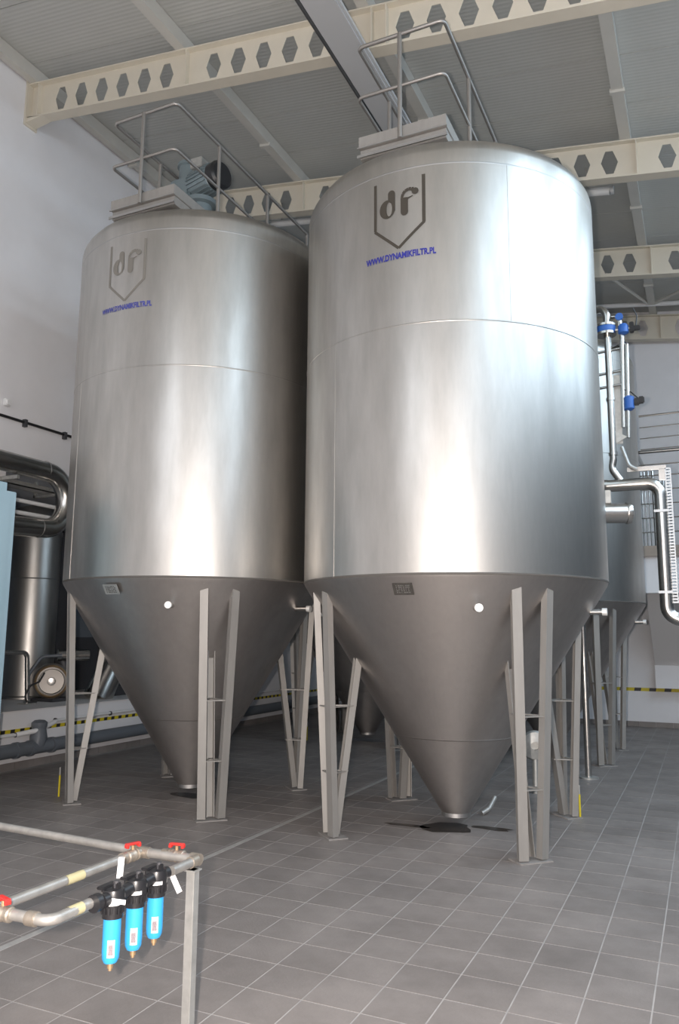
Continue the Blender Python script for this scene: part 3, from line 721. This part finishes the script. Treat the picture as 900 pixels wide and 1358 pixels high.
for dz_ in (-.052, .052): obj('flange', lathe([(.045, -.014), (.12, -.014), (.12, .014), (.045, .014)], 28, mtx=Matrix.Translation(Q(-.87, 5.56+dz_))), M['steel'], v, True)
o = thing('valve_actuator', 'blue and black actuator beside the flanged valve at the pipe top', 'actuator', (-.67, PY-.02, 5.54))
obj('blue_dome', lathe([(.03, -.07), (.062, -.05), (.062, .03), (.04, .06), (0, .07)], 20), M['vblue'], o, True)
obj('black_head', B(((.07, -.03, -.06), (.12, .03, .07)), ((.10, -.02, -.04), (.19, .02, .02)), bev=.008), M['black'], o)
obj('air_line', tube([(.14, 0, .0), (.16, .0, .14), (.12, 0, .24)], .008, 8, .05), M['black'], o, True)
obj('gauge', lathe([(.045, -.02), (.045, .02)], 18, mtx=along((-.04, 0, .16), (0, -1, 0))), M['vblue'], o, True)
obj('arm', cyl((-.10, 0, 0), (.1, 0, 0), .018, 10), M['galv'], o, True)
o = thing('valve_actuator', 'blue and black actuator halfway down the slim pipes at the right', 'actuator', (-.66, PY-.0, 4.63))
obj('blue_dome', lathe([(.03, -.10), (.06, -.08), (.06, .06), (.03, .08)], 20, mtx=Matrix.Translation((.01, 0, 0))), M['vblue'], o, True)
obj('black_head', B(((.06, -.03, -.045), (.13, .03, .04)), ((.11, -.025, -.03), (.18, .025, .055)), bev=.012), M['black'], o)
obj('air_line', tube([(.12, 0, .03), (.04, 0, .12), (-.03, 0, .16)], .007, 8, .05), M['black'], o, True)
obj('support_gusset', (lambda bm: (lathe([(.0, 0), (.09, .0), (.09, .008), (0, .008)], 3, bm, mtx=along(Q(-.78, 4.22, .02), (0, -1, 0))), bm)[1])(bmesh.new()), M['galv'], t)
obj('back_plate', B((Q(-.815, 4.15, .05), Q(-.745, 5.0, .06))), M['galv'], t)
t = thing('drop_pipe', 'thick polished steel pipe bending down at the right edge of the view', 'pipe', (-.4, PY, 3.6))
def Q2(x, z, y=0): return (x+.4, y, z-3.6)
obj('pipe', tube([Q2(-.96, 3.64), Q2(-.365, 3.64), Q2(-.365, 2.08), Q2(1.2, 2.06), Q2(1.2, 0.0)], .072, 24, .15, k=10), M['steel'], t, True)
obj('end_collar', cyl(Q2(-.97, 3.64), Q2(-.93, 3.64), .078, 24), M['steel'], t, True)
t = thing('cable_ladder', 'white perforated cable tray following the thick steel pipe', 'cable tray', (-.27, PY, 3.0))
bm = bmesh.new()
def plate_with_slots(bm, x0, x1, z0, z1, y, n_, vert=True):
    # two edges and crossbars leaving open slots
    if vert:
        box(bm, (x0, y, z0), (x0+.012, y+.03, z1)); box(bm, (x1-.012, y, z0), (x1, y+.03, z1))
        for k in range(n_+1):
            z = z0+(z1-z0-.012)*k/n_; box(bm, (x0+.012, y, z), (x1-.012, y+.004, z+.018))
plate_with_slots(bm, -.035, .03, -.74, .80, -.02, 44); obj('vertical_tray', bm, M['white'], t)
obj('top_tray', B(((-.44, -.02, .79), (-.02, .0, .84)), bev=.003), M['steel'], t)
obj('bend', B(((-.10, -.02, .66), (-.03, .0, .80)), bev=.004), M['steel'], t)
for z in (.30, -.62): obj('strap', B(((-.17, -.085, z-.012), (-.02, -.078, z+.016))), M['white'], t)
tag(obj('curved_tray', tube([(-.87+.12, PY-.08, 4.08), (-.68, PY-.08, 3.85), (-.60, PY-.08, 3.80)], .02, 8, .1), M['galv'], smooth=True), 'short bent grey tray piece at the foot of the tall pipe', 'cable tray')

# ------------------------------------------------------------------ stair landing by the far wall
t = thing('stair_landing', 'white stair block with beige landing edge by the far wall', 'stairs', (-1.05, 16.3, 0))
obj('landing_slab', B(((-.02, -.3, 3.42), (5.2, 1.88, 3.62))), M['beige'], t)
obj('landing_beam', B(((.05, -.22, 2.72), (5.2, .0, 3.42))), M['wall'], t)
bm = bmesh.new(); v = [bm.verts.new(p) for p in ((.06, 0, 2.72), (5.2, 0, 2.72), (5.2, 1.7, 1.3), (.06, 1.7, 1.3), (.06, 0, 3.42), (5.2, 0, 3.42), (5.2, 1.7, 1.55), (.06, 1.7, 1.55))]
for f in ((0,3,2,1),(4,5,6,7),(0,1,5,4),(1,2,6,5),(2,3,7,6),(3,0,4,7)): bm.faces.new([v[i] for i in f])
obj('flight_soffit', bm, M['soffit'], t)
obj('lower_slab', B(((.06, 1.55, .83), (5.2, 1.88, 1.3))), M['wall'], t)
o = thing('wall_lamp', 'small round lamp on the white stair block', 'lamp', (-.62, 16.07, 3.3)); obj('bowl', lathe([(.08, 0), (.075, .05), (.04, .08), (0, .085)], 20, mtx=along((0, 0, 0), (0, -1, 0))), M['soffit'], o, True)
t = thing('landing_railing', 'stainless railing with horizontal rods along the stair landing', 'railing', (-1.02, 16.15, 3.62))
obj('handrail', tube([(.10, 1.6, 1.72), (0, .0, 1.88), (5, 0, 1.90)], .035, 12, .06), M['steel'], t, True)
for z in (.28, .56, .84, 1.12, 1.40, 1.62): obj('rod', tube([(0, 0, z), (5, 0, z)], .012, 8), M['steel'], t, True)
for x in (.0, .85, 1.7, 2.6, 3.5): obj('post', tube([(x, 0, 0), (x, 0, 1.88)], .026, 12), M['steel'], t, True)
for x in (.06, .12, .19, .27, .40, .46, .56): obj('baluster', tube([(x, .08, 0), (x, .08, 1.5)], .014 if x != .27 else .028, 8), M['steel'], t, True)
t = thing('upper_railing', 'row of horizontal rods high on the far wall above the landing', 'railing', (-1.0, 17.2, 5.9))
for z in (.62, .37, .13, -.11): obj('rod', tube([(0, 0, z), (5, 0, z+.04)], .022 if z > .6 else .012, 8), M['steel'], t, True)
obj('post', tube([(2.3, 0, -2.25), (2.3, 0, .64)], .026, 10), M['steel'], t, True); obj('post', tube([(4.6, 0, -2.25), (4.6, 0, .64)], .026, 10), M['steel'], t, True)

# hazard tapes
def tape(name, axis, pos, a0, a1, z, h, d, step, lb):
    t = thing(name, lb, 'tape', (0, 0, 0))
    if axis == 'x': obj('yellow_band', B(((min(pos, pos+d), a0, z), (max(pos, pos+d), a1, z+h))), M['yellow'], t)
    else: obj('yellow_band', B(((a0, min(pos, pos+d), z), (a1, max(pos, pos+d), z+h))), M['yellow'], t)
    bm = bmesh.new(); a = a0+.05
    while a < a1-step*.5:
        for s in (0,):
            P_ = [(a, z), (a+step*.45, z), (a+step*.5, z+h), (a+.05*step, z+h)]
            vs = [bm.verts.new((pos+d*1.3, u, w_) if axis == 'x' else (u, pos+d*1.3, w_)) for u, w_ in P_]; bm.faces.new(vs)
        a += step
    o = obj('black_stripes', bm, M['blackstripe'], t); o['kind'] = 'stuff'
    return t
tape('hazard_tape', 'x', XL, 6.4, 18.0, .50, .05, .004, .17, 'yellow and black hazard tape along the low wall at the left')
tape('hazard_tape', 'y', YF, -4.5, 4.5, .74, .07, -.004, .3, 'yellow and black hazard tape along the far wall')

# ------------------------------------------------------------------ left wall services
t = thing('waste_pipe', 'thick grey plastic pipe running low along the left wall', 'pipe', (XL+.15, 6.0, .30))
obj('pipe', tube([(0, 0, -.02), (0, 12, .02)], .095, 20), M['pvc'], t, True)
obj('branch', tube([(0, 2.5, 0), (0, 2.53, .12), (-.02, 2.55, .27)], [.10, .12, .09], 18), M['pvc'], t, True)
obj('branch_cap', lathe([(.10, 0), (.11, .03), (.11, .08), (.07, .11), (0, .12)], 20, mtx=along((-.02, 2.55, .24), (0, .0, 1))), M['pvc'], t, True)
for yy in (2.1, 2.35, 2.75): obj('socket', cyl((0, yy, -.015), (0, yy+.06, -.015), .11, 20), M['pvc'], t, True)
t = thing('wall_water_pipe', 'slim white pipe clipped low on the left wall, stepping up past the grey branch', 'pipe', (XL+.06, 6, .5))
obj('pipe', tube([(0, 0, -.02), (0, 2.2, -.02), (.12, 2.5, .02), (.06, 2.8, .10), (0, 3.0, .11), (0, 11, .16)], .022, 12, .08), M['white'], t, True)
obj('wrap', tube([(.0, 2.2, -.02), (.12, 2.5, .02), (.06, 2.85, .10)], .035, 12, .06), M['white'], t, True)
for yy, zz in ((2.2, -.02), (2.92, .11), (4.1, .11), (6.0, .12), (8, .14)): obj('clip', lathe([(.024, -.012), (.034, -.012), (.034, .012), (.024, .012)], 14, mtx=along((0, yy, zz), (0, 1, 0))), M['dark'], t, True)
t = thing('wall_conduit', 'thin black conduit with clips high on the left wall', 'conduit', (XL+.03, 4, 4.88))
obj('conduit', tube([(0, 0, 0), (0, 9, .04)], .022, 8), M['black'], t, True)
for yy in (1.0, 2.6, 3.97, 4.75, 6.2): obj('clip', B(((-.028, yy, -.05), (.03, yy+.05, .06))), M['dark'], t)
o = thing('wall_box', 'small white junction box high on the left wall', 'junction box', (XL+.005, 7.65, 5.1)); obj('box', B(((0, -.05, -.05), (.06, .05, .05)), bev=.008), M['white'], o); obj('cover', cyl((.06, 0, 0), (.08, 0, 0), .04, 14), M['white'], o, True)

# big insulated U pipe
UX = -8.3
t = thing('vent_pipe', 'thick steel pipe making a U-bend beside the left tank', 'pipe', (UX, 7.5, 3.85))
obj('pipe', tube([(0, -3, .30), (0, .90, .28), (0, .90, -.50), (0, -1.2, -.62)], .135, 28, .38, k=12), M['steel'], t, True)
for (y_, z_) in ((.47, .29), (.42, -.53)): obj('weld_seam', lathe([(.134, -.01), (.139, 0), (.134, .01)], 28, mtx=along((0, y_, z_), (0, 1, 0)), cap=False), M['seam'], t, True)
obj('bracket', B(((-.5, -.05, -.72), (.0, .0, -.67)), ((-.5, -.05, .08), (.05, .0, .13)), bev=.003), M['galv'], t)
t = thing('slim_pipe_run', 'two slim white pipes passing behind the steel U-bend', 'pipe', (-8.55, 4, 3.6))
for z0, z1 in ((.12, .10), (-.09, -.06)): obj('pipe', tube([(0, 0, z0), (0, 4.8, z1)], .03, 12), M['white'], t, True)
t = thing('cable_tray', 'grey cable tray with hangers above the slim white pipes', 'cable tray', (-8.64, 4, 3.9))
obj('tray', B(((-.12, 0, 0), (.12, 5.3, .015)), ((-.12, 0, 0), (-.11, 5.3, .07)), ((.11, 0, 0), (.12, 5.3, .07))), M['galv'], t)
for yy in (1.5, 3.1, 4.4): obj('hanger', B(((-.3, yy, -.04), (.12, yy+.04, 0)), ((-.3, yy, -.04), (-.26, yy+.04, .2)), bev=.003), M['galv'], t)
tag(obj('thin_riser', tube([(-8.62, 8.95, 4.62), (-8.62, 8.95, 3.98)], .02, 8), M['galv'], smooth=True), 'thin vertical rod beside the steel U-bend and the left tank', 'pipe')

# pressure column in the recess
t = thing('steel_column_vessel', 'tall cylindrical steel vessel standing on the ledge behind the left tank', 'vessel', (-10.5, 9.98, .80))
obj('body', lathe([(.46, 0), (.46, .03), (.44, .05), (.44, 3.0), (.42, 3.12), (.33, 3.22), (.1, 3.28), (0, 3.29)], 56), M['shell'], t, True)
obj('weld_seam', lathe([(.44, 1.98), (.446, 1.99), (.44, 2.0)], 56, cap=False), M['seam'], t, True)
obj('top_band', lathe([(.44, 2.75), (.45, 2.76), (.45, 2.82), (.44, 2.83)], 56, cap=False), M['seam'], t, True)
t = thing('elbow_handle_pipe', 'slim steel pipe bent at a right angle in front of the vessel', 'pipe', (-9.47, 8.52, .80))
obj('pipe', tube([(0, -.7, .80), (0, .47, .78), (.02, .52, .03)], .033, 14, .09), M['steel'], t, True)
obj('flange', B(((-.09, .43, 0), (.12, .62, .02)), bev=.003), M['galv'], t); obj('collar', cyl((.02, .52, .02), (.02, .52, .08), .05, 14), M['steel'], t, True)
t = thing('blower', 'round blower with a steel duct on the ledge beside the vessel', 'blower', (-9.62, 9.68, .80))
fdir = Vector((.72, -.69, 0)).normalized()
cc = Vector((0, 0, .31))
obj('volute', lathe([(.10, -.12), (.26, -.11), (.285, -.08), (.285, .06), (.26, .09), (.20, .10), (.19, .07), (0, .06)], 36, mtx=along(cc, fdir)), M['blowersteel'], t, True)
obj('ring', lathe([(.22, .09), (.24, .11), (.26, .09)], 36, mtx=along(cc, fdir), cap=False), M['brass'], t, True)
obj('hub', lathe([(.07, .05), (.06, .12), (0, .13)], 20, mtx=along(cc, fdir)), M['steel'], t, True)
obj('motor', lathe([(.13, -.34), (.15, -.32), (.15, -.12), (.12, -.1)], 24, mtx=along(cc, fdir)), M['dark'], t, True)
obj('stub_pipe', cyl((-.05, .15, .72), (.25, .55, .72), .095, 24), M['steel'], t, True)
obj('stub_body', cyl((-.1, .3, .70), (.0, .35, .3), .12, 20), M['dark'], t, True)
obj('duct', tube([(.34, .70, .0), (.36, .80, .2), (.40, 1.12, .75), (.40, 1.22, 1.3)], [.24, .235, .22, .21], 28), M['steel'], t, True)
obj('hose', tube([(.1, .1, .72), (-.12, -.12, .70), (-.22, -.28, .42), (-.18, -.3, .25)], .028, 12, .12), M['pvc'], t, True)
obj('foot', B(((-.25, -.2, 0), (.25, .25, .05)), bev=.004), M['dark'], t)
tag(obj('sagging_hose', tube([(-9.55, 9.45, 1.25), (-9.5, 9.3, 1.12), (-9.42, 9.05, 1.08), (-9.4, 8.95, .95), (-9.4, 8.98, .83), (-9.42, 9.2, .83)], .015, 8, .08), M['cable'], smooth=True), 'thin dark hose sagging in front of the vessel', 'hose')
t = thing('pump_unit', 'dark pump set behind the leg of the left tank', 'pump', (-9.75, 11.3, .80))
obj('block', B(((-.3, -.35, 0), (.35, .4, .15)), ((-.2, -.25, .15), (.25, .3, 1.0)), bev=.02), M['dark'], t)
obj('head', lathe([(.17, 0), (.17, .35), (.12, .42), (0, .44)], 24, mtx=Matrix.Translation((0, 0, 1.0))), M['dark'], t, True)
obj('grey_panel', B(((.26, -.4, .75), (.28, .35, 1.35))), M['pvc'], t)
obj('red_handle', tube([(-.05, -.35, 1.75), (-.05, .0, 1.75)], .06, 14), M['red'], t, True); obj('riser', cyl((-.05, -.1, 1.4), (-.05, -.1, 2.6), .05, 14), M['galv'], t, True)
t = thing('control_rack', 'dark equipment rack at the back of the wall recess', 'rack', (-11.2, 12.3, .80))
obj('frame', B(((-.3, -1.2, 0), (.2, 1.2, 3.0)), bev=.01), M['dark'], t); obj('panel', B(((.2, -.9, 1.0), (.22, -.2, 2.0))), M['pvc'], t)

# pale blue cabinet
t = thing('blue_cabinet', 'tall pale blue metal cabinet cut off by the left edge of the view', 'cabinet', (-7.04, 5.5, 0))
obj('body', B(((-.55, -.65, .02), (.47, .45, 3.36)), bev=.008), M['cabinet'], t)
obj('door', B(((.47, -.6, .1), (.485, .36, 3.28)), bev=.004), M['cabinet'], t)
obj('plinth', B(((-.52, -.62, 0), (.44, .42, .02))), M['dark'], t)
obj('top_rail', B(((-.55, -.65, 3.36), (.40, .38, 3.46)), bev=.004), M['cabinet'], t)
